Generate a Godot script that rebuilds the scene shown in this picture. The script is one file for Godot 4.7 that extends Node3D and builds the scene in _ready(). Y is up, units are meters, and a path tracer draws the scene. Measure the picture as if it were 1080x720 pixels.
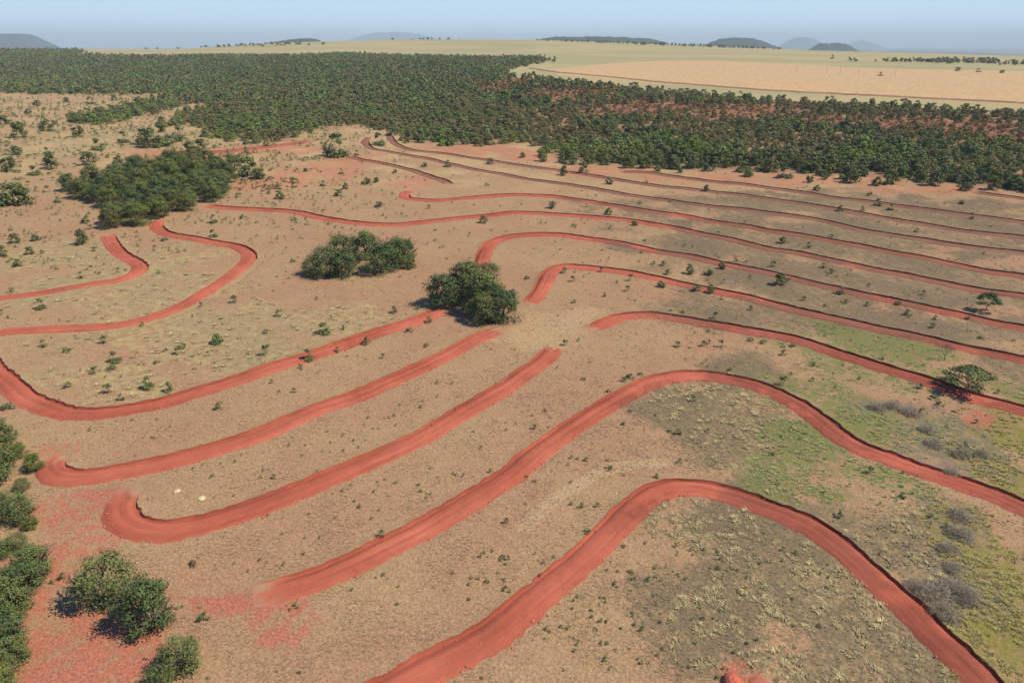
extends Node3D
const TERRACES = [
	["nearest red earth terrace, sweeping from bottom edge round to bottom right corner", [-16.5,46.1,-11.6,49.7,-7.5,52.4,-2.1,56.2,2.8,61.3,5.8,64.5,9.0,68.1,12.6,72.6,15.7,76.5,18.9,80.3,22.1,82.7,25.7,83.4,29.0,82.5,32.6,80.7,35.3,78.6,38.4,76.3,40.7,73.8,42.4,70.5,43.7,66.7,44.9,63.2,46.2,60.3,46.8,56.5,47.7,53.6,48.3,51.2,48.4,48.4,48.1,45.1]],
	["second red earth terrace from the camera, ending left in bare red soil", [-30.4,61.4,-27.5,62.4,-23.8,64.0,-20.0,66.7,-16.2,70.0,-12.0,73.3,-7.6,77.7,-2.8,82.8,0.0,85.9,3.7,91.4,7.8,96.7,12.1,101.5,16.8,106.4,21.9,111.7,27.1,116.1,32.0,118.1,36.7,118.4,40.9,117.2,44.7,114.9,47.4,112.2,50.2,108.0,52.2,102.4,53.8,96.7,55.9,93.0,58.5,90.6,60.8,88.0,63.2,85.8,65.6,83.9,67.9,82.0,70.0,80.0,71.4,78.1,74.1,74.6,78.6,67.7]],
	["red terrace with a hooked left end, stopping blunt below the central pale clearing", [-54.3,80.9,-54.3,77.9,-52.6,74.7,-49.9,72.9,-46.1,72.2,-42.8,73.2,-40.1,74.4,-37.5,76.1,-35.4,77.3,-32.8,79.5,-28.7,82.9,-24.3,86.5,-19.7,90.6,-14.7,95.6,-11.2,100.1,-7.5,104.9,-3.5,110.1,0.0,114.5,2.2,118.1,4.7,121.7,7.1,126.1,8.7,129.7,9.7,132.5]],
	["red terrace starting right of the pale clearing and passing under the larger flat-topped tree", [17.1,140.2,19.7,142.8,22.9,145.6,26.5,147.9,33.2,148.5,38.3,146.7,43.2,144.4,48.0,142.2,52.4,139.4,55.9,137.3,60.1,134.7,63.8,131.2,67.1,127.4,70.3,123.8,73.3,120.4,76.2,117.1,79.0,114.0,81.4,110.6,83.9,107.8,86.8,105.7,88.7,103.6,94.7,98.5,100.9,91.1]],
	["straight red terrace with a blunt hooked left end, stopping just below the central tree clump", [-69.8,89.5,-69.7,86.7,-67.3,84.4,-63.5,83.6,-59.9,84.6,-55.4,86.2,-49.7,89.6,-46.9,91.5,-44.0,93.7,-41.5,95.4,-38.6,98.4,-34.1,103.5,-28.9,108.3,-25.4,112.3,-21.7,116.5,-17.7,121.1,-13.5,126.3,-9.0,132.4,-4.2,138.0,-1.5,139.7]],
	["red terrace that starts with a short elbow just right of the central tree clump", [3.2,154.5,5.1,157.7,6.9,163.1,8.4,169.4,9.7,176.1,11.5,180.9,15.2,184.3,21.2,183.6,29.3,180.4,38.2,174.9,43.5,170.3,48.8,166.6,53.7,162.4,58.6,158.9,62.1,155.6,66.4,151.8,70.6,148.1,74.5,144.5,78.3,141.1,82.0,137.9,86.0,135.7,89.7,133.1,92.9,130.1,96.3,127.7,99.6,125.4,101.9,123.1,110.7,117.5,120.4,110.0]],
	["broad red terrace from the left edge of the picture up to the central tree clump", [-116.1,132.8,-106.3,124.0,-98.8,116.9,-90.9,110.4,-85.4,106.0,-79.8,103.0,-74.8,101.2,-70.8,101.4,-67.4,102.4,-64.2,104.1,-61.0,106.2,-57.9,108.7,-54.7,111.3,-51.5,114.4,-48.8,116.8,-45.4,120.5,-41.8,124.0,-37.9,127.7,-34.0,132.0,-29.8,136.5,-25.3,140.3,-20.6,144.9,-17.3,149.0,-14.4,152.0]],
	["red terrace that comes out behind the central tree clump and bends right", [-8.5,177.8,-8.6,185.1,-8.1,195.7,-6.4,205.5,-2.7,212.0,3.7,215.5,15.3,216.0,22.7,212.9,33.0,206.7,42.7,198.6,51.8,192.8,60.3,185.5,69.6,177.7,74.3,172.9,78.7,168.3,83.2,164.5,87.2,160.3,91.4,156.9,95.4,153.5,99.0,149.8,102.7,146.7,106.0,143.2,109.4,140.4,112.5,138.7,121.3,131.3,131.6,122.8]],
	["long wavy red terrace running from the large green grove to the lone tall flat-topped tree", [-112.4,246.5,-104.0,244.3,-91.5,242.5,-78.5,240.7,-68.5,234.8,-59.0,229.2,-50.3,226.1,-38.2,225.7,-30.6,228.7,-22.9,232.9,-15.0,237.3,-6.7,240.5,0.0,243.6,8.5,244.1,21.0,241.8,33.4,237.9,44.6,231.3,55.3,223.6,64.4,214.0,73.1,205.2,77.2,200.0,85.4,193.9,92.7,186.4,99.2,179.4,106.0,173.5,111.7,167.3,115.5,163.6,121.8,159.3,125.0,157.2,134.2,148.1,145.6,138.8]],
	["red terrace with a small tight hook at its left end above the wavy one", [-39.6,278.1,-42.6,272.6,-41.1,264.5,-36.4,261.7,-30.1,260.6,-21.3,264.4,-7.5,270.3,0.0,272.5,13.9,271.6,23.0,266.9,35.9,257.6,47.6,248.4,59.1,241.0,69.0,231.3,79.2,224.6,83.9,219.6,92.5,212.4,100.6,204.6,107.8,197.2,114.8,190.3,121.2,183.9,127.0,177.0,134.5,171.2,145.6,160.0,157.6,149.9]],
	["short brown terrace left of the others, between round bush and hooked terrace end", [-83.8,355.3,-74.0,344.9,-60.7,335.6,-47.5,322.0,-38.1,309.3,-30.9,299.5,-26.0,290.2]],
	["long brown red terrace, fourth line before the forest, hooked at far left end", [-87.5,432.6,-84.8,407.3,-76.3,382.2,-65.6,373.4,-53.0,362.1,-39.3,348.9,-26.4,334.1,-14.6,322.9,0.0,310.4,10.4,302.7,25.0,293.3,38.8,280.4,51.2,269.7,63.5,260.9,74.7,252.6,86.0,246.1,91.3,241.6,101.0,234.3,109.4,224.9,116.4,215.2,124.2,208.2,131.4,201.6,138.9,196.2,147.9,191.0,160.4,179.1,174.4,166.1]],
	["long brown red terrace starting at the dark forest corner, third line in front of forest", [-76.4,438.9,-66.5,402.0,-55.6,381.5,-41.9,373.1,-28.7,365.0,-15.9,354.4,0.0,341.8,11.3,332.2,22.2,325.3,35.3,313.9,46.6,302.8,60.0,290.3,72.8,282.0,85.3,274.0,98.6,263.1,108.8,254.5,118.1,245.1,125.9,235.0,133.5,225.6,140.8,218.0,148.6,211.9,158.0,205.9,171.4,193.2,186.2,179.2]],
	["red brown terrace right under the bright green trees, second line before the forest", [49.4,322.4,61.1,319.3,69.2,311.9,82.5,300.3,95.0,291.3,105.4,282.9,116.0,273.2,125.7,262.5,135.0,253.9,144.1,245.9,152.4,238.3,160.6,231.1,169.6,223.0,183.2,208.4,198.1,192.4]],
	["short piece of red terrace at right edge, closest line to the forest", [180.2,269.2,184.2,262.3,191.5,255.3,206.3,238.1]],
	["red terrace bending back on itself like a hairpin below the large green grove", [-116.9,227.3,-117.2,221.2,-110.2,211.5,-99.4,205.8,-90.4,201.3,-82.5,197.9,-77.3,192.6,-74.6,186.5,-74.3,178.2,-74.6,169.0,-76.2,157.9,-78.3,149.7,-81.1,143.8,-84.4,139.9,-88.4,137.6,-92.8,136.4,-97.8,136.1,-102.4,135.4,-106.1,134.3,-108.4,133.2,-114.1,130.0,-120.0,125.2]],
	["small red terrace bending sharply left of the hairpin one, ending under the grove", [-126.3,208.2,-117.6,195.7,-110.8,187.8,-103.8,181.4,-100.1,175.9,-99.6,171.3,-101.3,167.5,-105.7,164.4,-107.6,162.3,-111.7,159.3,-115.7,156.5,-122.2,153.6,-130.0,148.9,-137.8,145.0]],
]
const SHRUBS = [-61.7,130.9,3.0,-89.2,124.7,1.5,-84.0,129.0,2.0,-77.0,118.1,1.8,-77.8,121.3,2.6,-80.8,110.4,1.7,-72.8,109.2,2.1,-68.9,106.6,1.5,-62.4,110.0,2.1,-66.6,110.9,2.4,-67.7,127.8,1.7,-67.3,125.2,1.7,-70.7,126.8,1.0,-81.0,138.4,1.2,-108.3,147.1,2.6,-73.1,150.5,1.3,-66.2,152.7,2.3,-72.9,144.8,0.9,-122.7,158.1,1.6,-115.1,143.3,1.7,-112.3,141.8,1.1,-86.3,102.7,2.3,-79.8,94.6,0.9,-79.5,105.6,0.7,-69.8,121.2,1.3,-78.9,116.0,1.6,-95.5,127.6,1.9,-50.6,103.9,1.6,-61.1,124.5,1.1,-53.4,125.3,0.8,-40.5,123.6,2.7,-41.2,119.8,1.1,-35.5,127.3,1.6,-30.5,131.6,2.0,-22.4,137.9,1.7,-18.9,143.3,2.1,-27.6,148.5,2.2,-22.3,150.5,1.3,-40.6,136.1,3.3,-37.2,138.3,1.2,-53.0,145.1,1.9,-26.0,125.0,1.1,-14.1,114.5,0.7,-11.2,114.6,0.7,-3.0,114.5,0.5,-20.2,102.3,0.7,-16.0,105.3,0.7,-19.5,99.3,0.5,-5.0,92.8,0.6,-49.5,125.0,2.3,-39.6,110.0,1.0,-44.6,113.1,0.9,-42.3,109.9,0.7,-18.1,130.7,1.2,-52.9,135.6,1.6,-47.6,156.7,0.9,15.0,156.1,1.4,23.0,161.4,1.4,29.5,164.8,1.7,38.5,167.6,2.5,50.1,163.1,2.4,47.1,164.6,2.4,51.9,158.5,1.2,56.9,152.1,1.4,47.0,146.6,1.8,40.2,150.2,1.1,37.6,151.4,0.9,43.5,139.6,0.8,34.9,131.4,1.8,40.4,131.8,1.6,41.8,133.2,1.2,44.0,131.7,1.6,51.1,134.4,1.4,53.2,132.9,1.4,14.3,134.6,0.8,25.0,118.9,1.1,22.7,117.3,1.8,21.1,116.1,1.3,17.8,111.6,1.0,13.7,116.4,1.1,32.7,108.9,1.2,20.7,104.5,0.8,18.7,100.1,1.0,25.0,103.3,0.7,32.6,98.4,0.9,27.6,97.5,1.6,26.2,98.1,0.8,3.7,99.2,1.1,5.7,104.9,0.8,11.2,132.1,1.6,42.7,120.4,1.1,69.3,168.0,3.4,82.5,161.8,2.4,91.7,166.2,1.2,101.5,159.0,1.4,92.5,153.7,1.6,85.4,153.4,1.6,80.6,155.5,1.6,91.0,147.2,2.0,91.2,145.5,0.9,93.0,139.5,1.5,95.9,144.2,1.3,100.0,133.7,1.2,105.9,132.0,0.8,103.2,143.9,1.1,71.2,157.1,1.4,75.1,153.2,1.1,58.9,130.9,1.2,56.8,130.5,1.0,55.8,127.3,1.4,53.9,118.5,0.9,57.0,115.7,1.1,60.3,113.0,0.7,50.7,114.0,2.1,59.7,122.5,1.1,66.2,116.3,0.9,74.4,124.5,1.1,75.4,112.6,1.6,76.3,108.7,1.7,76.0,106.6,1.5,78.5,100.5,1.1,72.0,92.9,1.4,88.3,110.0,1.0,71.0,103.5,1.2,21.9,85.7,1.1,26.0,89.6,0.9,14.8,87.8,1.2,9.3,90.5,0.7,10.2,90.2,0.6,11.6,89.8,0.9,8.6,88.7,0.5,2.1,85.4,0.7,3.4,84.3,0.7,2.0,79.0,0.5,8.3,79.1,0.7,9.7,78.7,0.9,12.0,78.7,0.8,10.0,73.3,1.0,14.4,70.6,0.7,5.3,68.4,0.5,12.4,63.8,0.7,17.7,66.7,0.6,25.6,66.6,0.8,18.1,64.5,0.5,11.0,61.6,0.5,10.3,61.6,0.5,3.5,65.1,0.5,22.0,74.0,0.5,11.7,66.2,0.5,-3.4,86.7,0.9,-13.7,82.8,0.6,-11.7,80.8,0.5,-12.2,80.0,0.5,-19.8,81.3,0.5,-21.2,77.9,0.7,-17.2,72.1,1.1,-35.1,84.3,0.8,-29.2,86.1,0.5,-19.1,75.5,0.5,-15.6,65.0,0.6,-0.8,74.9,0.9,-3.5,69.0,0.5,-1.1,68.2,0.7,-0.5,67.8,0.7,-1.1,62.6,0.5,-0.3,62.3,0.5,-5.1,61.2,0.5,-13.3,60.2,0.5,-33.3,75.8,0.5,-30.3,72.4,0.5,41.1,91.7,1.0,51.1,88.5,0.6,44.9,81.7,0.7,45.0,76.3,1.2,55.9,80.3,1.4,57.2,75.9,0.9,34.8,69.7,0.7,36.2,69.1,0.8,58.2,74.1,0.9,58.8,86.4,0.7,53.9,86.4,1.4,-57.6,293.1,3.2,-61.3,288.9,4.4,-67.7,267.2,3.3,-78.2,283.7,2.7,-89.1,280.8,2.7,-93.1,312.6,2.6,-76.3,309.9,2.5,-49.2,250.1,3.1,-53.3,314.4,2.6,-41.8,329.9,3.1,-30.7,331.1,4.1,-79.7,358.8,2.9,-74.8,397.0,7.5,-10.0,230.0,3.2,-74.1,229.3,1.9,-67.4,279.2,2.7,-98.6,271.2,1.9,-88.1,259.0,3.6,-30.6,248.6,2.1,-25.2,219.5,1.2,-13.6,213.5,1.2,-61.3,183.9,1.6,-10.7,340.9,4.2,-10.4,289.5,2.0,15.3,351.2,6.2,5.4,362.3,3.9,23.6,313.8,4.7,32.9,320.7,5.7,14.8,252.9,3.5,34.8,243.2,3.1,41.4,295.1,3.7,78.8,278.0,3.1,48.3,258.7,1.8,41.7,227.7,2.6,21.0,225.3,1.9,66.2,215.0,1.5,48.5,178.5,2.6,53.4,177.6,2.6,42.8,185.2,1.9,42.6,177.9,2.3,40.0,186.1,1.6,14.3,178.6,2.1,24.8,180.4,1.6,58.3,182.2,2.4,38.7,196.8,1.4,57.9,296.2,2.0,60.7,261.1,1.5,16.0,171.8,1.8,3.5,173.6,1.5,41.8,209.6,1.5,31.5,172.7,1.8,118.2,243.7,2.7,134.7,297.4,3.7,142.4,290.8,8.0,178.7,271.1,5.2,149.9,282.6,4.7,139.0,266.2,2.2,134.3,249.6,3.1,122.8,276.1,3.1,165.0,250.0,2.4,125.4,243.1,2.0,135.9,243.7,2.4,156.3,228.9,2.3,89.9,200.2,2.0,83.8,205.6,2.6,86.7,181.7,2.1,86.6,177.6,2.1,72.2,170.7,2.0,129.3,214.3,1.8,100.1,209.8,2.1,72.8,183.2,2.1,-142.4,185.0,3.2,-132.6,176.4,2.5,-136.6,187.1,2.7,-143.1,199.8,2.8,-146.9,196.6,3.4,-127.3,196.9,4.5,-139.9,220.8,2.8,-104.3,173.3,1.3,-111.1,168.4,2.0,-99.3,223.8,2.8,-91.9,230.5,2.3,-92.7,207.3,2.6,-106.2,203.3,2.0,-120.3,190.8,1.6,-157.4,210.3,1.5,-133.8,188.2,1.6,-134.7,214.2,2.1,-89.4,354.6,13.5,-53.8,63.5,1.1,-54.6,62.7,0.7,-39.4,66.1,0.7,-34.7,58.0,1.4,-242.9,342.5,6.5,-229.6,346.5,4.2,-194.0,318.0,7.8,-178.9,317.3,5.6,-203.6,307.6,7.6,-218.9,301.8,7.4,-203.0,294.8,5.7,-280.0,402.4,9.7,-283.7,433.6,9.3,-250.8,408.7,7.7,-333.8,468.1,8.7,-212.2,384.8,6.2,-212.2,360.6,6.8,-191.2,373.3,12.1,-187.2,380.9,12.3,-188.7,395.7,10.6,-200.8,382.6,10.3,-177.7,243.9,10.2,-179.7,240.9,8.7,-173.6,242.8,7.4,-165.5,247.9,3.1,-114.9,301.7,9.1,-108.9,296.1,7.3,-165.5,360.2,5.8,-163.8,370.3,7.0,-400.0,607.3,7.2,-400.5,648.3,6.0,-367.7,628.0,6.6,-370.4,671.7,6.2,-364.1,539.7,5.7,-323.2,629.8,5.8]
const TREES = [-17.1,153.8,9.1,7.7,0,-11.6,156.5,10.2,9.2,0,-6.2,149.4,9.8,9.8,0,-2.2,146.1,7.9,7.4,0,-6.9,143.2,7.3,6.0,0,-9.8,168.0,7.4,5.9,0,-6.0,171.8,6.0,5.0,1,-53.1,173.9,6.1,5.1,1,-49.1,173.4,8.6,8.1,1,-44.1,174.4,7.6,7.1,0,-48.3,186.3,8.6,7.5,1,-42.2,189.3,9.3,7.6,0,-35.1,179.6,8.8,7.8,0,-31.5,181.4,7.9,7.9,0,-37.0,175.5,7.6,5.6,1,-30.9,186.5,6.5,6.5,0,-27.7,180.8,3.7,2.9,0,-46.5,60.6,6.4,5.9,1,-40.7,56.6,5.7,6.3,0,-34.1,51.3,4.3,4.1,1,-35.1,49.1,3.2,2.7,1,-77.3,89.0,2.6,2.3,2,-74.1,84.9,5.0,4.5,0,-72.0,85.7,2.8,2.5,2,-68.2,80.8,2.2,1.9,1,-66.2,74.0,4.1,3.8,1,-64.7,72.7,2.0,1.5,2,-61.7,68.8,2.4,2.2,1,-62.9,66.5,3.5,3.0,0,-59.0,64.6,4.6,3.9,0,-58.2,61.0,4.6,4.0,0,-58.2,58.2,4.7,4.3,0,-54.6,55.6,4.6,3.9,0,-54.4,52.9,4.6,4.0,0,-52.0,52.0,3.4,3.0,0,-50.9,48.6,4.4,3.2,2,-65.0,65.1,5.1,4.2,0,-70.3,71.9,5.0,4.5,1,-76.4,81.9,5.5,4.6,0,-57.8,54.0,4.7,4.1,0,-56.2,59.3,3.2,2.8,0,-53.0,48.4,4.5,3.8,0,-68.8,75.7,3.9,3.3,1,-81.6,91.5,5.0,4.2,0]
const ACACIAS = [110.4,148.7,6.0,4.9,83.9,111.6,9.4,5.1,86.4,123.3,4.9,4.2]
const DRY = [50.0,62.1,3.8,53.0,63.0,3.4,53.7,61.5,2.9,49.8,59.3,3.0,48.5,63.7,2.3,59.1,72.4,3.0,56.1,69.8,2.4,54.8,66.4,2.1,61.4,76.2,2.9,64.0,105.0,2.7,67.1,105.6,2.7,68.9,103.3,3.0,67.6,93.6,2.7,70.5,90.9,3.0,68.8,97.8,2.5,73.4,90.8,2.4,65.9,86.0,2.3]
const FOREST = [226.4,227.3,198.6,265.9,182.2,281.4,161.9,294.8,142.9,307.0,112.6,316.8,71.6,328.0,46.3,340.1,22.0,360.3,16.3,403.1,2.9,429.4,-11.2,417.2,-27.2,403.5,-49.9,412.3,-71.7,435.1,-96.4,499.7,-121.9,495.1,-135.0,464.1,-126.7,401.1,-143.3,394.7,-165.6,411.5,-189.6,439.3,-207.7,478.9,-224.2,465.0,-238.2,492.6,-242.1,563.7,-253.0,668.8,-287.4,642.8,-276.9,536.6,-272.7,465.7,-289.0,470.2,-309.4,512.9,-321.4,610.0,-321.6,711.0,-353.9,773.0,-439.2,763.0,-548.9,777.4,-687.7,761.8,-1561.3,1768.4,-1284.1,1860.8,-1083.1,1841.9,-922.9,1572.4,-773.0,1469.7,-653.8,1499.6,-468.5,1522.6,-377.4,1637.3,-149.9,1460.4,59.9,1334.0,57.2,1272.0,0.0,1055.9,-17.3,891.0,-14.3,850.0,19.8,763.9,56.0,717.4,101.1,645.3,142.6,605.1,192.9,565.1,251.7,531.1,298.0,490.5,332.6,465.4,385.9,407.7]
const GROVE = [-168.7,256.8,-172.0,269.7,-161.6,279.5,-164.9,302.9,-156.8,319.7,-148.3,336.1,-123.5,311.7,-112.3,276.9,-110.7,257.1,-112.8,234.1,-114.9,230.0,-123.1,225.6,-121.0,214.0,-128.0,212.4,-133.4,222.4,-137.3,234.8,-151.0,240.5]
const FIELD = [45.2,1000.9,155.3,1206.5,272.4,1324.9,380.3,1345.3,482.7,1249.7,542.3,1168.3,606.3,1118.4,759.0,1087.7,1091.6,979.8,484.7,423.9,380.7,535.7,323.9,587.9,279.9,629.0,231.5,681.9,159.4,766.0,107.8,830.5,57.7,891.0]
const TRACK = [27.0,1046.3,61.2,947.2,112.8,869.9,162.8,782.7,233.7,688.7,285.1,640.9,329.5,598.4,386.7,544.5,463.6,460.9]
const GULLY = [-171.3,341.6,-163.0,354.4,-149.4,362.4,-136.8,375.7,-125.9,389.7,-115.8,410.8]
const PATH = [23.5,89.6,16.0,88.3,9.8,83.9,4.6,78.4,1.5,73.4]
const PATCH_R = [-176,354,21,17,-142,364,22,15,-122,377,15,17,-48,54,7,7,-55,64,5,8,-56,68,6,5,-48,60,5,6,-43,53,6,5,-60,76,6,4,-55,60,4,8,-59,79,5,2,-25,58,4,2,-32,60,7,2,-71,91,3,2,-26,58,4,3,-152,345,23,16,-97,296,16,27,-84,318,17,27,-148,310,13,17,-79,344,14,27,81,102,3,3,-41,295,10,16,44,326,27,14,92,306,34,8,130,296,33,10,171,275,23,7,-21,388,31,28,10,373,15,23,24,51,2,2]
const PATCH_Q = [97,526,38,34,166,506,40,30,257,432,40,33,273,395,32,33,48,621,32,42,207,460,24,25,-685,1395,18,113,0,742,38,51]
const PATCH_G = [59,104,11,13,41,87,6,7,69,129,14,11,55,110,10,10,54,86,9,6,47,95,9,8,74,116,9,8,92,112,3,7,45,82,8,4,88,128,8,6,71,97,9,6]
const PATCH_O = [61,68,5,11,73,82,5,11,52,55,5,6,84,99,6,9]
const PATCH_P = [39,99,9,14,38,110,9,10,34,62,14,12,29,74,10,8,40,67,7,7,53,74,6,8,-67,133,22,19,-87,153,20,15,-96,181,18,16,-74,115,14,9,-111,158,12,13,-45,143,13,11,-131,187,16,17,-219,396,63,55]
const PATCH_C = [4,137,8,7,11,142,9,9,15,147,7,6]
const PATCH_B = [36,75,15,11,24,61,13,9,38,58,13,8,35,101,13,12,49,74,8,8,108,213,60,26,107,171,29,28,79,172,30,29,86,141,29,13,58,151,20,15,154,223,25,34,64,205,29,25,48,121,11,8,96,120,7,12,106,256,71,18,153,238,40,18]
const PATCH_D = [53,65,5,5,61,76,4,6,68,106,8,4,67,89,9,7,71,99,6,6]
const TT = [-3.0, -0.8, -0.45, -0.3, -0.15, -0.03, 0.03, 0.2, 0.4, 0.8, 3.0]      # bearing, sideways over ahead
const FOOT = [960.0, 960.0, 820.0, 600.0, 440.0, 400.0, 385.0, 350.0, 335.0, 300.0, 300.0]   # foot of the wooded scarp
const EDGE = [1650.0, 1650.0, 1600.0, 1450.0, 1350.0, 1150.0, 760.0, 630.0, 600.0, 490.0, 490.0]   # rim of the plateau
const RIMH = [38.0, 38.0, 38.0, 36.0, 34.0, 33.0, 26.0, 22.0, 20.0, 19.0, 19.0]
const CREST = [2000.0, 2000.0, 2000.0, 2300.0, 2600.0, 2700.0, 2700.0, 2600.0, 2200.0, 1700.0, 1700.0]
const CRESTH = [50.0, 50.0, 48.0, 66.0, 76.0, 77.0, 76.0, 62.0, 44.0, 26.0, 26.0]
const CELL = 0.0045

var rng := RandomNumberGenerator.new()
var n_low := FastNoiseLite.new()
var n_mid := FastNoiseLite.new()
var n_fine := FastNoiseLite.new()
var line_cells := {}
var patch_cells := {}
var line_pts: Array = []
var path_cells := {}
var used := {}
var M := {}
var forest_poly := PackedVector2Array()
var grove_poly := PackedVector2Array()
var field_poly := PackedVector2Array()

# ------------------------------------------------------------------ terrain shape
func sm(a: float, b: float, x: float) -> float:
	var t := clampf((x - a) / (b - a), 0.0, 1.0)
	return t * t * (3.0 - 2.0 * t)

func ht(x: float, d: float) -> float:
	var dd := d
	if d > 300.0:
		dd = 300.0 + 70.0 * (1.0 - exp(-(d - 300.0) / 70.0))
	dd = maxf(dd, -200.0)
	var ax := sqrt((x - 30.0) * (x - 30.0) + 900.0) - 30.0
	if ax > 200.0:
		ax = 200.0 + 80.0 * (1.0 - exp(-(ax - 200.0) / 80.0))
	var hn := 0.022 * (dd - 60.0) + 0.02 * ax
	if d <= 200.0:
		return hn + n_low.get_noise_2d(x, d) * 0.25
	var t := clampf(x / d, -2.999, 2.999)
	var i := 0
	while t > TT[i + 1]:
		i += 1
	var f: float = (t - TT[i]) / (TT[i + 1] - TT[i])
	var ft := lerpf(FOOT[i], FOOT[i + 1], f)
	var ed := lerpf(EDGE[i], EDGE[i + 1], f)
	var he := lerpf(RIMH[i], RIMH[i + 1], f)
	var dr := lerpf(CREST[i], CREST[i + 1], f)
	var hr := lerpf(CRESTH[i], CRESTH[i + 1], f)
	var s := sm(ft, ed, d)
	var hp := he + (hr - he) * sm(ed, dr, d) - (hr + 60.0) * sm(dr, dr + 3500.0, d)
	var far_roll := n_low.get_noise_2d(x * 0.02, d * 0.02) * 25.0 * sm(4000.0, 9000.0, d)
	return hn * (1.0 - s) + hp * s + n_low.get_noise_2d(x, d) * 0.25 + far_roll

func at(x: float, d: float, up := 0.0) -> Vector3:
	return Vector3(x, ht(x, d) + up, -d)

# ------------------------------------------------------------------ helpers
func numbered(called: String) -> String:
	if not used.has(called):
		used[called] = 0
		return called
	used[called] += 1
	return "%s_%03d" % [called, used[called]]

func tag(o: Node, label: String, category := "", group := "", kind := "") -> void:
	o.set_meta("label", label)
	if category: o.set_meta("category", category)
	if group: o.set_meta("group", group)
	if kind: o.set_meta("kind", kind)

func thing(called: String, label: String, category: String, where: Vector3, group := "") -> Node3D:
	var o := Node3D.new()
	o.name = numbered(called)
	add_child(o)
	o.position = where
	tag(o, label, category, group)
	return o

func part(called: String, mesh: Mesh, material: Material, parent: Node) -> MeshInstance3D:
	var o := MeshInstance3D.new()
	o.name = called if parent != self else numbered(called)
	o.mesh = mesh
	o.material_override = material
	parent.add_child(o, true)
	return o

func arrays_mesh(v: PackedVector3Array, c: PackedColorArray, idx: PackedInt32Array, smooth := true) -> ArrayMesh:
	var a := []
	a.resize(Mesh.ARRAY_MAX)
	a[Mesh.ARRAY_VERTEX] = v
	if c.size() == v.size():
		a[Mesh.ARRAY_COLOR] = c
	if smooth:
		var n := PackedVector3Array()
		n.resize(v.size())
		for k in range(0, idx.size(), 3):
			var p := v[idx[k]]
			var q := (v[idx[k + 2]] - p).cross(v[idx[k + 1]] - p)
			n[idx[k]] += q
			n[idx[k + 1]] += q
			n[idx[k + 2]] += q
		for k in n.size():
			n[k] = n[k].normalized()
		a[Mesh.ARRAY_NORMAL] = n
	a[Mesh.ARRAY_INDEX] = idx
	var m := ArrayMesh.new()
	m.add_surface_from_arrays(Mesh.PRIMITIVE_TRIANGLES, a)
	return m

func soil_texture(sd: int, freq: float, lo: float, hi: float, tint := Color(1, 1, 1)) -> NoiseTexture2D:
	var n := FastNoiseLite.new()
	n.seed = sd
	n.noise_type = FastNoiseLite.TYPE_SIMPLEX
	n.frequency = freq
	n.fractal_octaves = 5
	n.fractal_gain = 0.62
	var t := NoiseTexture2D.new()
	t.width = 1024
	t.height = 1024
	t.seamless = true
	t.noise = n
	var g := Gradient.new()
	g.set_color(0, Color(lo, lo, lo) * tint)
	g.set_color(1, Color(hi, hi, hi))
	g.set_offset(0, 0.15)
	g.set_offset(1, 0.85)
	t.color_ramp = g
	return t

func earth_material(sd: int, tile: float, lo: float, rough: float, freq := 0.02) -> StandardMaterial3D:
	var m := StandardMaterial3D.new()
	m.vertex_color_use_as_albedo = true
	m.albedo_texture = soil_texture(sd, freq, lo, 1.0)
	m.uv1_triplanar = true
	m.uv1_world_triplanar = true
	m.uv1_scale = Vector3.ONE / tile
	m.roughness = rough
	m.metallic_specular = 0.15
	return m

func leaf_material(tint: Color) -> StandardMaterial3D:
	var m := StandardMaterial3D.new()
	m.vertex_color_use_as_albedo = true
	m.albedo_color = tint.linear_to_srgb()
	m.roughness = 0.62
	m.metallic_specular = 0.3
	m.cull_mode = BaseMaterial3D.CULL_DISABLED
	m.backlight_enabled = true
	m.backlight = Color(0.22, 0.26, 0.08)
	return m

# ------------------------------------------------------------------ lines on the ground
func dense(flat: Array, step: float) -> PackedVector2Array:
	var p: Array[Vector2] = []
	for i in range(0, flat.size(), 2):
		p.append(Vector2(flat[i], flat[i + 1]))
	var raw := PackedVector2Array()
	for i in p.size() - 1:
		var p0 := p[maxi(i - 1, 0)]
		var p3 := p[mini(i + 2, p.size() - 1)]
		var n := maxi(2, int(p[i].distance_to(p[i + 1]) / 0.5))
		for k in n:
			raw.append(p[i].cubic_interpolate(p[i + 1], p0, p3, float(k) / n))
	raw.append(p[p.size() - 1])
	for pass_ in 6:                                     # take out tracing wobble
		var q := raw.duplicate()
		for i in range(1, raw.size() - 1):
			q[i] = (raw[i - 1] + raw[i] * 2.0 + raw[i + 1]) * 0.25
		raw = q
	var out := PackedVector2Array()
	out.append(raw[0])
	var left := step
	for i in range(1, raw.size()):
		var a := raw[i - 1]
		var l := a.distance_to(raw[i])
		while l >= left and l > 0.0:
			a = a.lerp(raw[i], left / l)
			out.append(a)
			l = a.distance_to(raw[i])
			left = step
		left -= l
	return out

func register_line(pts: PackedVector2Array) -> void:
	var total := pts.size()
	for i in total:
		var t := (pts[mini(i + 1, total - 1)] - pts[maxi(i - 1, 0)]).normalized()
		var id := line_pts.size()
		line_pts.append([pts[i], Vector2(-t.y, t.x), mini(i, total - 1 - i)])
		var seen := {}
		for ox in [-5.0, 0.0, 5.0]:
			for od in [-5.0, 0.0, 5.0]:
				var key := Vector2i(floori((pts[i].x + ox) / 5.0), floori((pts[i].y + od) / 5.0))
				if not seen.has(key):
					seen[key] = true
					if not line_cells.has(key):
						line_cells[key] = PackedInt32Array()
					line_cells[key].append(id)

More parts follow.
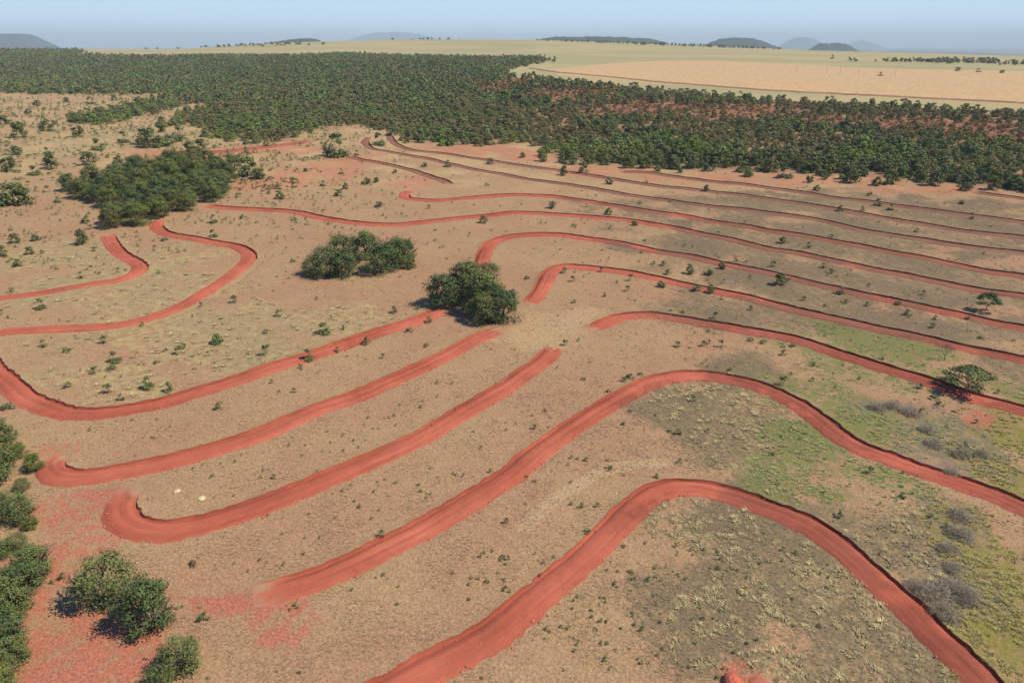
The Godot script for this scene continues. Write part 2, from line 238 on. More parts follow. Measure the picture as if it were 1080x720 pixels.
func across(x: float, d: float) -> Vector2:               # (offset across the nearest terrace, points to its end); x = 99 when none is near
	var key := Vector2i(floori(x / 5.0), floori(d / 5.0))
	if not line_cells.has(key):
		return Vector2(99, 0)
	var best := 64.0
	var out := Vector2(99, 0)
	var here := Vector2(x, d)
	for id in line_cells[key]:
		var l: Array = line_pts[id]
		var p: Vector2 = l[0]
		var q := here.distance_squared_to(p)
		if q < best:
			best = q
			var side: float = -(here - p).dot(l[1])
			out = Vector2(signf(side) * sqrt(q), l[2])
	return out

# ------------------------------------------------------------------ colours of the ground (linear)
func put_patches(flat: Array, kind: int) -> void:
	for i in range(0, flat.size(), 4):
		var x: float = flat[i]
		var d: float = flat[i + 1]
		var rx: float = flat[i + 2]
		var rd: float = flat[i + 3]
		for cx in range(floori((x - rx * 1.7) / 25.0), floori((x + rx * 1.7) / 25.0) + 1):
			for cd in range(floori((d - rd * 1.7) / 25.0), floori((d + rd * 1.7) / 25.0) + 1):
				var key := Vector2i(cx, cd)
				if not patch_cells.has(key):
					patch_cells[key] = []
				patch_cells[key].append([kind, x, d, rx, rd])

func patches_at(x: float, d: float) -> PackedFloat32Array:
	var w := PackedFloat32Array([0, 0, 0, 0, 0, 0, 0, 0])
	var key := Vector2i(floori(x / 25.0), floori(d / 25.0))
	if patch_cells.has(key):
		var warp := clampf(n_mid.get_noise_2d(x * 0.6, d * 0.6) * 1.1 + n_fine.get_noise_2d(x, d) * 0.5 + n_fine.get_noise_2d(x * 3.3, d * 3.3) * 0.4, -0.6, 0.9)
		for p in patch_cells[key]:
			var ex: float = (x - p[1]) / p[3]
			var ed: float = (d - p[2]) / p[4]
			var v := sm(1.2, 0.8, sqrt(ex * ex + ed * ed) + warp * 0.75)
			var k: int = p[0]
			w[k] = maxf(w[k], v)
	return w

const TAN = Color(0.395, 0.255, 0.136)
const PINK = Color(0.385, 0.228, 0.13)
const STRAW = Color(0.43, 0.335, 0.155)
const RED = Color(0.44, 0.158, 0.098)
const DULLRED = Color(0.28, 0.125, 0.078)
const GREEN = Color(0.195, 0.2, 0.068)
const OLIVE = Color(0.235, 0.205, 0.055)
const GREY = Color(0.2, 0.165, 0.115)

func ground_color(x: float, d: float, region: int) -> Color:
	var r := sqrt(x * x + d * d)
	var a := n_mid.get_noise_2d(x * 0.35, d * 0.35)
	var b := n_fine.get_noise_2d(x, d)
	var c := n_fine.get_noise_2d(x * 3.1 + 50.0, d * 3.1)
	var g := TAN.lerp(PINK, clampf((0.25 if x < -60.0 else 0.55) + a * 1.2 + b * 0.3, 0.0, 1.0))
	if region == 1:
		g = Color(0.55, 0.385, 0.2).lerp(Color(0.5, 0.32, 0.165), clampf(0.5 + a * 0.5, 0, 1))
		return g
	if region == 2:
		var stripes := n_mid.get_noise_2d(x * 0.02 + 7.0, d * 0.06)
		g = Color(0.46, 0.375, 0.19).lerp(Color(0.38, 0.335, 0.165), clampf(0.5 + stripes * 1.4, 0, 1))
		return g
	if region == 3:
		return Color(0.36, 0.23, 0.135).lerp(Color(0.36, 0.19, 0.11), clampf(0.5 + a, 0, 1)).lerp(DULLRED, patches_at(x, d)[1] * 0.9)
	if region == 4:
		var q := n_mid.get_noise_2d(x * 0.01, d * 0.01)
		return Color(0.13, 0.13, 0.07).lerp(Color(0.3, 0.26, 0.15), sm(0.0, 0.35, q))
	if d > 230.0:                                        # dry savanna beyond the terraces is paler and more orange
		var far_dry := sm(230.0, 330.0, d) * clampf(0.5 + a * 1.5, 0.0, 1.0)
		g = g.lerp(Color(0.47, 0.325, 0.165), far_dry)
	var w := patches_at(x, d)
	if x > 12.0:                                         # browner, leafier turf with straw lying on it
		g = g.lerp(Color(0.215, 0.16, 0.082), w[4] * clampf(0.7 + a * 0.6 + b * 0.5, 0.0, 0.95))
		g = g.lerp(Color(0.44, 0.355, 0.17), w[4] * sm(0.02, 0.34, c + b * 0.35) * 0.85)
	else:
		g = g.lerp(STRAW, w[4] * clampf(0.4 + b * 1.2, 0.0, 1.0))
		g = g.lerp(Color(0.3, 0.23, 0.13), w[4] * clampf(0.1 + c * 1.6 - a, 0.0, 0.6))
	g = g.lerp(Color(0.2, 0.152, 0.09), w[7] * clampf(0.85 + b * 0.7 + a * 0.4, 0.0, 1.0))
	g = g.lerp(GREEN, w[2] * clampf(0.75 + b * 1.2 + a * 0.7, 0.0, 0.95))
	g = g.lerp(OLIVE, w[3] * clampf(0.75 + b * 0.9, 0.0, 1.0))
	g = g.lerp(GREY, w[6] * clampf(0.55 + b * 1.3, 0.0, 0.9))
	g = g.lerp(Color(0.45, 0.31, 0.165), w[5] * 0.75)
	if d > 150.0:
		g = g.lerp(Color(0.48, 0.205, 0.115), clampf(w[0] * (0.85 + b * 1.4), 0.0, 0.9))
	else:
		g = g.lerp(RED, clampf(w[0] * (0.78 + b * 1.0 + a * 0.6), 0.0, 0.92))
	g = g.lerp(DULLRED, w[1] * 0.8)
	var kk := Vector2i(floori(x / 5.0), floori(d / 5.0))
	if path_cells.has(kk):
		for p in path_cells[kk]:
			var near: float = absf(p.distance_to(Vector2(x, d)) - 0.85)
			g = g.lerp(Color(0.45, 0.31, 0.17), 0.45 * sm(0.55, 0.15, near))
	var spot := 1.0 + b * 0.09 + c * 0.13 * sm(330.0, 60.0, r)
	return g * clampf(spot, 0.55, 1.5)

func region_of(x: float, d: float) -> int:
	if d < 250.0:
		return 0
	var p := Vector2(x, d)
	if d < 1500.0 and Geometry2D.is_point_in_polygon(p, field_poly):
		return 1
	if d < 2300.0 and Geometry2D.is_point_in_polygon(p, forest_poly):
		return 3
	var t := clampf(x / d, -2.999, 2.999)
	var i := 0
	while t > TT[i + 1]:
		i += 1
	var f: float = (t - TT[i]) / (TT[i + 1] - TT[i])
	if d > lerpf(CREST[i], CREST[i + 1], f) + 700.0:
		return 4
	if d > lerpf(EDGE[i], EDGE[i + 1], f) - 90.0:
		return 2
	return 0

func build_ground() -> void:
	var rs: Array[float] = [4.0, 9.0, 15.0, 22.0, 28.0, 33.0]
	var r := 37.0
	while r < 420.0:
		rs.append(r)
		r *= 1.0 + CELL
	while r < 2800.0:
		rs.append(r)
		r *= 1.01
	while r < 34000.0:
		rs.append(r)
		r *= 1.07
	var ths: Array[float] = []
	var th := -PI
	while th < PI - 0.001:
		ths.append(th)
		th += CELL if absf(th) < 0.92 else 0.09
	var nr := rs.size()
	var nt := ths.size()
	var v := PackedVector3Array()
	var c := PackedColorArray()
	var reg := PackedByteArray()
	v.append(at(0, 0))
	c.append(TAN)
	reg.append(0)
	for i in nr:
		for j in nt:
			var x := rs[i] * sin(ths[j])
			var d := rs[i] * cos(ths[j])
			var y := ht(x, d)
			var k := region_of(x, d)
			if d > 30.0 and rs[i] < 450.0:
				var s := across(x, d)
				if s.x < 1.2 and s.x > -2.3 - 0.8 * CELL * rs[i] and s.y >= 2.0:
					y -= 1.5
			v.append(Vector3(x, y, -d))
			c.append(ground_color(x, d, k))
			reg.append(k)
	var sheets := {0: PackedInt32Array(), 1: PackedInt32Array(), 2: PackedInt32Array(), 3: PackedInt32Array(), 4: PackedInt32Array()}
	for j in nt:
		sheets[0].append_array([0, 1 + j, 1 + (j + 1) % nt])
	for i in nr - 1:
		for j in nt:
			var a := 1 + i * nt + j
			var b := 1 + i * nt + (j + 1) % nt
			var e := a + nt
			var f := b + nt
			var k: int = reg[a]
			var s: PackedInt32Array = sheets[k]
			s.append(a); s.append(e); s.append(b)
			s.append(b); s.append(e); s.append(f)
			sheets[k] = s
	var names := ["ground", "harvested_field", "grass_field", "forest_floor", "plain"]
	var labels := ["dry tan grassland between and around the red terraces", "pale brown harvested field on the plateau at right", "pale yellow green field along the plateau top", "shaded brown and red soil under the forest", "hazy far plain beyond the plateau"]
	# one normal field for all sheets, so that no seam shows
	var whole := PackedInt32Array()
	for k in 5:
		whole.append_array(sheets[k])
	var n := PackedVector3Array()
	n.resize(v.size())
	for k in range(0, whole.size(), 3):
		var p := v[whole[k]]
		var q := (v[whole[k + 2]] - p).cross(v[whole[k + 1]] - p)
		if q.y < 0.0: q = -q
		n[whole[k]] += q
		n[whole[k + 1]] += q
		n[whole[k + 2]] += q
	for k in n.size():
		n[k] = n[k].normalized()
	for k in 5:
		var idx: PackedInt32Array = sheets[k]
		if idx.is_empty():
			continue
		var remap := PackedInt32Array()
		remap.resize(v.size())
		remap.fill(-1)
		var vv := PackedVector3Array()
		var cc := PackedColorArray()
		var nn := PackedVector3Array()
		var ii := PackedInt32Array()
		for q in idx:
			if remap[q] < 0:
				remap[q] = vv.size()
				vv.append(v[q]); cc.append(c[q]); nn.append(n[q])
			ii.append(remap[q])
		var a := []
		a.resize(Mesh.ARRAY_MAX)
		a[Mesh.ARRAY_VERTEX] = vv
		a[Mesh.ARRAY_COLOR] = cc
		a[Mesh.ARRAY_NORMAL] = nn
		a[Mesh.ARRAY_INDEX] = ii
		var m := ArrayMesh.new()
		m.add_surface_from_arrays(Mesh.PRIMITIVE_TRIANGLES, a)
		tag(part(names[k], m, M.ground if k != 1 else M.field, self), labels[k], "", "", "structure")

# ------------------------------------------------------------------ terraces
const PROFILE = [[-2.27, 0.05], [-2.2, -0.14], [-2.1, -0.52], [-1.92, -0.54], [-1.72, -0.34], [-1.45, -0.04], [-1.1, 0.15], [-0.7, 0.22], [-0.1, 0.215], [0.05, 0.15], [0.3, 0.15], [0.45, 0.2], [1.0, 0.175], [1.15, 0.115], [1.4, 0.115], [1.55, 0.14], [2.0, 0.05], [2.35, -0.05], [2.85, -0.35]]

func strip(rows: Array, cols: Array) -> ArrayMesh:
	var v := PackedVector3Array()
	var c := PackedColorArray()
	var idx := PackedInt32Array()
	var w: int = rows[0].size()
	for i in rows.size():
		for j in w:
			v.append(rows[i][j])
			c.append(cols[i][j])
	for i in rows.size() - 1:
		for j in w - 1:
			var a := i * w + j
			idx.append_array([a, a + w, a + 1, a + 1, a + w, a + w + 1])
	return arrays_mesh(v, c, idx)

func build_terrace(label: String, pts: PackedVector2Array, wide: float, deep: float, old: float, called := "earth_terrace", category := "terrace", group := "red earth terraces across the slope") -> void:
	var n := pts.size()
	var mid := pts[n / 2]
	var root := thing(called, label, category, at(mid.x, mid.y), group)
	var lip_r := []; var lip_c := []
	var cut_r := []; var cut_c := []
	var bank_r := []; var bank_c := []
	for i in n:
		var p := pts[i]
		var t := (pts[mini(i + 1, n - 1)] - pts[maxi(i - 1, 0)]).normalized()
		var left := Vector2(-t.y, t.x)
		var rr := p.length()
		var e := sm(1.2, 5.0, minf(i, n - 1 - i) * 0.9)
		var ww := wide * (0.88 + 0.12 * e) * (1.0 + 0.05 * n_mid.get_noise_2d(p.x * 2.0, p.y * 2.0))
		var jag := n_fine.get_noise_2d(p.x * 2.5, p.y * 2.5) * 0.24 + n_fine.get_noise_2d(p.x * 0.9, p.y * 0.9) * 0.22
		var jag2 := n_fine.get_noise_2d(p.x * 2.2 + 90.0, p.y * 2.2) * 0.35
		var lipw := 0.45 + 1.7 * CELL * rr
		var row := []; var rc := []
		for q in [[-2.27 - lipw, 0.012], [-2.27 - lipw * 0.45, 0.02 + 0.08 * deep], [-2.3, 0.03 + 0.16 * deep]]:
			var s: float = q[0] * ww + (jag if q[0] > -2.4 else 0.0)
			var w2 := p - left * s
			row.append(at(w2.x, w2.y, q[1] * (0.3 + 0.7 * e)) - root.position)
			rc.append(ground_color(w2.x, w2.y, 0))
		lip_r.append(row); lip_c.append(rc)
		row = []; rc = []
		var base := at(p.x, p.y).y
		var k := 0
		var brow := []; var bc := []
		for q in PROFILE:
			var s: float = q[0] * ww
			if k < 3: s += jag * (1.0 - 0.25 * k)
			if k > 15: s += jag2
			var w2 := p - left * s
			var lump := n_fine.get_noise_2d(w2.x * 1.6, w2.y * 1.6) * 0.035
			var y: float = q[1] * e * (deep if q[1] < 0.0 and k < 8 else 1.0) + (0.03 if k < 17 else -0.01) + lump * (e if k > 3 else 0.0)
			if k == 0: y = (0.01 + 0.16 * deep) * e + 0.02
			var pos := at(w2.x, w2.y, y) - root.position
			var tone := 1.0 + 0.14 * n_mid.get_noise_2d(w2.x * 1.0, w2.y * 1.0) + 0.1 * n_fine.get_noise_2d(w2.x * 1.2, w2.y * 1.2)
			var hue := clampf(0.5 + n_mid.get_noise_2d(p.x * 0.5, p.y * 0.5 + 33.0) * 1.3, 0.0, 1.0)
			var streak := 0.2 * n_fine.get_noise_2d(q[0] * 2.6 + mid.x, i * 0.06) + 0.07 * n_fine.get_noise_2d(q[0] * 6.0 + mid.y, i * 0.03)   # grader marks run along the bank
			var wp := patches_at(w2.x, w2.y)
			var bank_shade := maxf(maxf(wp[2], wp[3]), maxf(wp[7], wp[4] if w2.x > 12.0 else 0.0))  # right-hand banks face away from the sun; that shade is painted into the soil
			var far_bank_shade := wp[7] * clampf((p.y - 110.0 + 40.0 * n_mid.get_noise_2d(p.x * 0.6, p.y * 0.6)) / 30.0, 0.0, 1.0)   # same painted shade on the farther right-hand banks, duller and browner
			var col := Color(0.42, 0.12, 0.073).lerp(Color(0.37, 0.1, 0.06), hue).lerp(Color(0.245, 0.075, 0.048), bank_shade * 0.75).lerp(Color(0.225, 0.105, 0.068), far_bank_shade * 0.75).lerp(Color(0.22, 0.115, 0.075), old * 0.85) * (tone + streak)
			var loose := clampf(1.3 - minf(i, n - 1 - i) * 0.45 + n_fine.get_noise_2d(w2.x * 1.5, w2.y * 1.5) * 1.2, 0.0, 0.9)   # soil scraped thin at both ends
			col = col.lerp(ground_color(w2.x, w2.y, 0), loose)
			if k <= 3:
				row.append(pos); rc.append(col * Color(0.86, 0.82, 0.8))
			if k >= 3:
				brow.append(pos); bc.append(col)
			k += 1
		cut_r.append(row); cut_c.append(rc)
		bank_r.append(brow); bank_c.append(bc)
	part("bank", strip(bank_r, bank_c), M.red_earth, root)
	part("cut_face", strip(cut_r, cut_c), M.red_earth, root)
	part("grass_edge", strip(lip_r, lip_c), M.ground, root)

# ------------------------------------------------------------------ plants
func leaf_quad(v: PackedVector3Array, c: PackedColorArray, idx: PackedInt32Array, p: Vector3, out: Vector3, size: float, col: Color) -> void:
	var n := (out * 1.5 + Vector3(rng.randf_range(-1, 1), rng.randf_range(-0.6, 1.0), rng.randf_range(-1, 1))).normalized()
	var a := n.cross(Vector3(rng.randf_range(-1, 1), rng.randf_range(-1, 1), rng.randf_range(-1, 1))).normalized()
	var b := n.cross(a)
	var k := v.size()
	var l := size * rng.randf_range(0.7, 1.3)
	v.append(p - a * l); v.append(p + b * l * 0.55 + n * l * 0.18); v.append(p + a * l); v.append(p - b * l * 0.55 + n * l * 0.18)
	for q in 4: c.append(col)
	idx.append_array([k, k + 1, k + 2, k, k + 2, k + 3])

# a crown one metre wide and one metre high standing on y = 0: clumps on a lumpy dome, leaves through each clump
func make_crown(sd: int, clumps: int, leaves: int, size: float, low: float, loose: float, flat := false) -> ArrayMesh:
	rng.seed = sd
	var v := PackedVector3Array(); var c := PackedColorArray(); var idx := PackedInt32Array()
	var lop := Vector3(rng.randf_range(-0.05, 0.05), 0, rng.randf_range(-0.05, 0.05))
	for k in clumps:
		var u := rng.randf_range(0.0, TAU)
		var hgt := rng.randf()
		var centre: Vector3
		var rad: float
		if flat:
			var rr := 0.4 * sqrt(rng.randf())
			centre = Vector3(cos(u) * rr, 0.82 - rr * rr * 2.3 + rng.randf_range(-0.08, 0.03), sin(u) * rr)
			rad = rng.randf_range(0.08, 0.13)
		else:
			var prof := sqrt(maxf(0.0, 1.0 - pow(absf(hgt - 0.36) / 0.64, 2.2)))
			var rr := 0.36 * prof * sqrt(rng.randf_range(0.25, 1.0))
			centre = Vector3(cos(u) * rr, low + (0.92 - low) * hgt, sin(u) * rr) + lop
			rad = rng.randf_range(0.1, 0.19) * (1.15 - 0.4 * hgt)
		var tone := rng.randf_range(0.82, 1.2)
		var warm := rng.randf_range(0.0, 1.0)
		var base := Color(0.098, 0.14, 0.044).lerp(Color(0.14, 0.15, 0.052), warm) * tone
		for q in leaves / clumps:
			var o := Vector3(rng.randfn(), rng.randfn(), rng.randfn()).normalized()
			o.y = o.y * (0.45 if flat else 0.85)
			var p := centre + o * rad * pow(rng.randf(), 0.45) * (1.0 + loose * rng.randf())
			if p.y < 0.03: continue
			leaf_quad(v, c, idx, p, (o + Vector3(centre.x, 0.1, centre.z)).normalized(), size, base * rng.randf_range(0.85, 1.17))
	return arrays_mesh(v, c, idx, false)

func tube(v: PackedVector3Array, idx: PackedInt32Array, a: Vector3, b: Vector3, ra: float, rb: float, sides := 6) -> void:
	var t := (b - a).normalized()
	var x := t.cross(Vector3(0.31, 0.2, 0.93)).normalized()
	var y := t.cross(x)
	var k := v.size()
	for i in sides:
		var u := TAU * i / sides
		var o := x * cos(u) + y * sin(u)
		v.append(a + o * ra); v.append(b + o * rb)
	for i in sides:
		var p := k + 2 * i
		var q := k + 2 * ((i + 1) % sides)
		idx.append_array([p, p + 1, q, q, p + 1, q + 1])

func branch(v: PackedVector3Array, idx: PackedInt32Array, a: Vector3, dir: Vector3, l: float, r: float, depth: int, spread: float) -> void:
	var b := a + dir * l
	tube(v, idx, a, b, r, r * 0.68, 6 if depth > 1 else 4)
	if depth <= 0: return
	for k in (3 if depth > 1 else 2):
		var d := (dir + Vector3(rng.randf_range(-1, 1), rng.randf_range(-0.15, 0.5), rng.randf_range(-1, 1)) * spread).normalized()
		branch(v, idx, b, d, l * rng.randf_range(0.55, 0.85), r * 0.6, depth - 1, spread)

func make_trunk(sd: int, l: float, r: float, depth: int, spread: float, stems := 1) -> ArrayMesh:
	rng.seed = sd
	var v := PackedVector3Array(); var idx := PackedInt32Array()
	for s in stems:
		var lean := Vector3(rng.randf_range(-0.2, 0.2), 1, rng.randf_range(-0.2, 0.2))
		if stems > 1: lean += Vector3(rng.randf_range(-1, 1), 0, rng.randf_range(-1, 1)) * 0.7
		branch(v, idx, Vector3(0, -0.05, 0), lean.normalized(), l, r, depth, spread)
	return arrays_mesh(v, PackedColorArray(), idx)

func make_twigs(sd: int, n: int) -> ArrayMesh:             # a dome of fine bare grey twigs
	rng.seed = sd
	var v := PackedVector3Array(); var c := PackedColorArray(); var idx := PackedInt32Array()
	for k in n:
		var o := Vector3(rng.randfn(), absf(rng.randfn()), rng.randfn()).normalized() * pow(rng.randf(), 0.4) * 0.5
		o.x *= 0.85 + 0.3 * n_fine.get_noise_2d(o.z * 9.0, sd)
		var a := Vector3(o.x, o.y * 1.7, o.z)
		var d := (a * 1.2 + Vector3(rng.randf_range(-1, 1), rng.randf_range(-0.4, 1), rng.randf_range(-1, 1)) * 0.8).normalized()
		var b := a + d * rng.randf_range(0.06, 0.2)
		var w := d.cross(Vector3(rng.randf_range(-1, 1), rng.randf_range(-1, 1), rng.randf_range(-1, 1))).normalized() * rng.randf_range(0.004, 0.011)
		var q := v.size()
		v.append(a - w); v.append(a + w); v.append(b)
		var col := Color(0.26, 0.215, 0.15) * rng.randf_range(0.6, 1.35)
		for z in 3: c.append(col)
		idx.append_array([q, q + 1, q + 2])
	return arrays_mesh(v, c, idx, false)

func make_tuft(sd: int, blades: int, w: float, flop: float) -> ArrayMesh:
	rng.seed = sd
	var v := PackedVector3Array(); var c := PackedColorArray(); var idx := PackedInt32Array()
	for k in blades:
		var u := rng.randf_range(0, TAU)
		var o := Vector3(cos(u), 0, sin(u))
		var side := Vector3(-o.z, 0, o.x) * w * rng.randf_range(0.7, 1.4)
		var h := rng.randf_range(0.55, 1.0)
		var a := o * rng.randf_range(0.0, 0.3) - Vector3(0, 0.06, 0)
		var m := a + o * flop * 0.35 + Vector3(0, h * 0.6, 0)
		var b := a + o * flop * rng.randf_range(0.7, 1.2) + Vector3(0, h * rng.randf_range(0.6, 1.0), 0)
		var q := v.size()
		v.append(a - side); v.append(a + side); v.append(m - side * 0.8); v.append(m + side * 0.8); v.append(b)
		var col := Color(1, 1, 1) * rng.randf_range(0.75, 1.1)
		for z in 5: c.append(col)
		idx.append_array([q, q + 1, q + 2, q + 1, q + 3, q + 2, q + 2, q + 3, q + 4])
	return arrays_mesh(v, c, idx, false)

func scatter(called: String, label: String, category: String, mesh: Mesh, mat: Material, xf: Array, cols: Array, parent: Node = null) -> void:
	if xf.is_empty(): return
	var mm := MultiMesh.new()
	mm.transform_format = MultiMesh.TRANSFORM_3D
	mm.use_colors = true
	mm.mesh = mesh
	mm.instance_count = xf.size()
	for i in xf.size():
		mm.set_instance_transform(i, xf[i])
		mm.set_instance_color(i, cols[i])
	var o := MultiMeshInstance3D.new()
	o.name = numbered(called)
	o.multimesh = mm
	o.material_override = mat
	add_child(o)
	tag(o, label, category, "", "stuff")

var crowns := []
var trunks := []
var shrub_meshes := []

func plant(called: String, label: String, category: String, group: String, where: Vector3, w: float, h: float, crown: Mesh, crown_mat: Material, trunk: Mesh) -> Node3D:
	var o := thing(called, label, category, where - Vector3(0, 0.03, 0), group)
	o.rotation.y = rng.randf_range(0, TAU)
	var tr := part("trunk", trunk, M.bark, o)
	tr.scale = Vector3(minf(w, h * 1.2), h, minf(w, h * 1.2))
	var cr := part("crown", crown, crown_mat, o)
	cr.scale = Vector3(w, h, w)
	return o

func _ready() -> void:
	# ---- camera
	var cam := Camera3D.new()
	cam.name = "camera"
	add_child(cam)
	cam.position = Vector3(0, 60, 0)
	cam.rotation_degrees = Vector3(-23.5, 0, 0)
	cam.fov = 53.13
	cam.near = 0.5
	cam.far = 120000.0
	cam.current = true
	# ---- sky, air, exposure
	var env := Environment.new()
	env.background_mode = Environment.BG_SKY
	var sky := Sky.new()
	var sm_ := ProceduralSkyMaterial.new()
	sm_.sky_top_color = Color(0.24, 0.42, 0.66)
	sm_.sky_horizon_color = Color(0.82, 0.93, 0.98)
	sm_.sky_curve = 0.09
	sm_.ground_bottom_color = Color(0.35, 0.3, 0.24)
	sm_.ground_horizon_color = Color(0.6, 0.68, 0.72)
	sm_.sun_angle_max = 6.0
	sky.sky_material = sm_
	env.sky = sky
	env.tonemap_mode = Environment.TONE_MAPPER_LINEAR
	env.tonemap_exposure = 1.38
	env.fog_enabled = true
	env.fog_density = 0.00008
	env.fog_light_color = Color(0.88, 0.96, 1.0)
	env.sdfgi_enabled = true
	env.ssao_enabled = true
	env.ssil_enabled = true
	var we := WorldEnvironment.new()
	we.name = "air"
	we.environment = env
	add_child(we)
	# ---- sun: from the right, slightly behind the camera
	var sun := DirectionalLight3D.new()
	sun.name = "sun"
	add_child(sun)
	sun.look_at_from_position(Vector3.ZERO, -Vector3(0.95, 1.22, 0.15))
	sun.light_energy = 1.5
	sun.light_color = Color(1.0, 0.955, 0.88)
	sun.light_angular_distance = 0.5
	sun.shadow_enabled = true
	sun.directional_shadow_max_distance = 600.0

	# ---- noise and materials
	n_low.seed = 3; n_low.noise_type = FastNoiseLite.TYPE_SIMPLEX; n_low.frequency = 0.03; n_low.fractal_octaves = 2
	n_mid.seed = 11; n_mid.noise_type = FastNoiseLite.TYPE_SIMPLEX; n_mid.frequency = 0.08; n_mid.fractal_octaves = 4
	n_fine.seed = 23; n_fine.noise_type = FastNoiseLite.TYPE_SIMPLEX; n_fine.frequency = 0.35; n_fine.fractal_octaves = 3
	M.ground = earth_material(5, 37.0, 0.74, 0.95, 0.075)
	M.field = earth_material(6, 140.0, 0.8, 0.95)
	M.red_earth = earth_material(7, 23.0, 0.84, 0.92, 0.09)
	M.bark = StandardMaterial3D.new()
	M.bark.albedo_color = Color(0.13, 0.1, 0.075).linear_to_srgb()
	M.bark.roughness = 0.95
	M.leaf = leaf_material(Color(1, 1, 1))
	M.leaf_grey = leaf_material(Color(1.15, 1.05, 1.25).clamp())
	M.leaf_bright = leaf_material(Color(1, 1, 0.7))
	M.leaf_olive = leaf_material(Color(1.0, 0.86, 0.75))
	M.leaf_deep = leaf_material(Color(0.68, 0.78, 0.85))
	M.grass = StandardMaterial3D.new()
	M.grass.vertex_color_use_as_albedo = true
	M.grass.roughness = 0.85
	M.grass.cull_mode = BaseMaterial3D.CULL_DISABLED
	M.twig = StandardMaterial3D.new()
	M.twig.vertex_color_use_as_albedo = true
	M.twig.roughness = 0.95
	M.twig.cull_mode = BaseMaterial3D.CULL_DISABLED

	# ---- outlines
	forest_poly = outline(FOREST)
	grove_poly = outline(GROVE)
	field_poly = outline(FIELD)
	put_patches(PATCH_R, 0); put_patches(PATCH_Q, 1); put_patches(PATCH_G, 2); put_patches(PATCH_O, 3)
	put_patches(PATCH_P, 4); put_patches(PATCH_C, 5); put_patches(PATCH_D, 6); put_patches(PATCH_B, 7)
	for p in dense(PATH, 0.6):
		for ox in [-2.0, 2.0]:
			for od in [-2.0, 2.0]:
				var key := Vector2i(floori((p.x + ox) / 5.0), floori((p.y + od) / 5.0))
				if not path_cells.has(key): path_cells[key] = []
				if not path_cells[key].has(p): path_cells[key].append(p)
	var lines := []
	for t in TERRACES:
		var p := dense(t[1], 0.9)
		lines.append(p)
		register_line(p)
	var gully := dense(GULLY, 0.9)
	register_line(gully)
	print("lines ", line_pts.size())

	# ---- large structure
	build_ground()
	print("ground done ", Time.get_ticks_msec())
	for i in lines.size():
		build_terrace(TERRACES[i][0], lines[i], 1.0, [0.55, 0.6, 0.6, 0.9, 0.6, 1.0, 0.7, 1.15, 1.3, 1.4, 1.6, 1.6, 1.6, 1.6, 1.6, 0.9, 0.8][i], 1.0 if i >= 10 and i <= 14 else 0.0)
	build_terrace("ragged red eroded gully bank beyond the large green grove", gully, 1.6, 1.7, 0.3, "eroded_gully", "gully", "")
	field_track()
	hills()
	print("terraces done ", Time.get_ticks_msec())

	# ---- plants
	for k in 3: crowns.append(make_crown(100 + k, 28, 4600, 0.024, 0.06, 0.4))        # 0-2 full crowns
	for k in 2: crowns.append(make_crown(120 + k, 24, 3200, 0.023, 0.06, 0.8))         # 3-4 looser crowns
	for k in 4: crowns.append(make_crown(140 + k, 14, 720, 0.058, 0.03, 0.4))           # 5-8 forest trees
	for k in 3: crowns.append(make_crown(160 + k, 8, 190, 0.125, 0.04, 0.3))            # 9-11 far trees
	for k in 3: trunks.append(make_trunk(200 + k, 0.3, 0.035, 3, 0.75, 2))
	for k in 4: shrub_meshes.append(make_crown(240 + k, 6, 170, 0.075, 0.05, 0.9))
	trees()
	forest()
	shrubs()
	grass()
	clods()
	details()
	print("all done ", Time.get_ticks_msec())

func outline(flat: Array) -> PackedVector2Array:
	var o := PackedVector2Array()
	for i in range(0, flat.size(), 2):
		o.append(Vector2(flat[i], flat[i + 1]))
	return o

func field_track() -> void:
	var pts := dense(TRACK, 6.0)
	var rows := []; var cols := []
	var root_pos := at(pts[0].x, pts[0].y)
	for i in pts.size():
		var t := (pts[mini(i + 1, pts.size() - 1)] - pts[maxi(i - 1, 0)]).normalized()
		var left := Vector2(-t.y, t.x)
		var row := []; var rc := []
		for q in [[-7.0, -0.3], [-4.5, 0.5], [-1.0, 0.55], [0.5, 1.1], [2.5, 1.2], [5.0, -0.3]]:
			var s: float = q[0]
			var w := pts[i] - left * s
			row.append(at(w.x, w.y, q[1]) - root_pos)
			var tone := 1.0 + 0.3 * n_fine.get_noise_2d(w.x * 0.3, w.y * 0.3)
			rc.append(Color(0.3, 0.18, 0.1) * tone)
		rows.append(row); cols.append(rc)
	var o := part("field_track", strip(rows, cols), M.red_earth, self)
	o.position = root_pos
	tag(o, "thin brown dirt track and bank along the lower edge of the harvested field", "", "", "structure")

func hill(called: String, label: String, x: float, d: float, half: float, prof: Array, col: Color, ground := -60.0) -> void:
	# prof: heights above sea of the skyline from one end to the other
	var rows := []; var cols := []
	var n := 48
	for j in 15:
		var b := (j - 7) / 7.0
		var row := []; var rc := []
		for i in n + 1:
			var u := float(i) / n * (prof.size() - 1)
			var k := mini(int(u), prof.size() - 2)
			var top := lerpf(prof[k], prof[k + 1], u - k)
			var fall := clampf(1.9 * (1.0 - absf(b)), 0.0, 1.0)
			var xx := x + (float(i) / n * 2.0 - 1.0) * half
			var dd := d + b * half * 0.75
			var rough := n_mid.get_noise_2d(i * 3.0 + x * 0.1, j * 3.0) * 0.06
			row.append(Vector3(xx, ground + (top - ground) * clampf(fall * (1.0 + rough * (1.0 - absf(b))), 0.0, 1.1), -dd))
			rc.append(col * (1.0 + 0.35 * n_fine.get_noise_2d(i * 2.0, j * 2.0 + x)))
		rows.append(row); cols.append(rc)
	var o := part(called, strip(rows, cols), M.red_earth, self)
	tag(o, label, "", "", "structure")

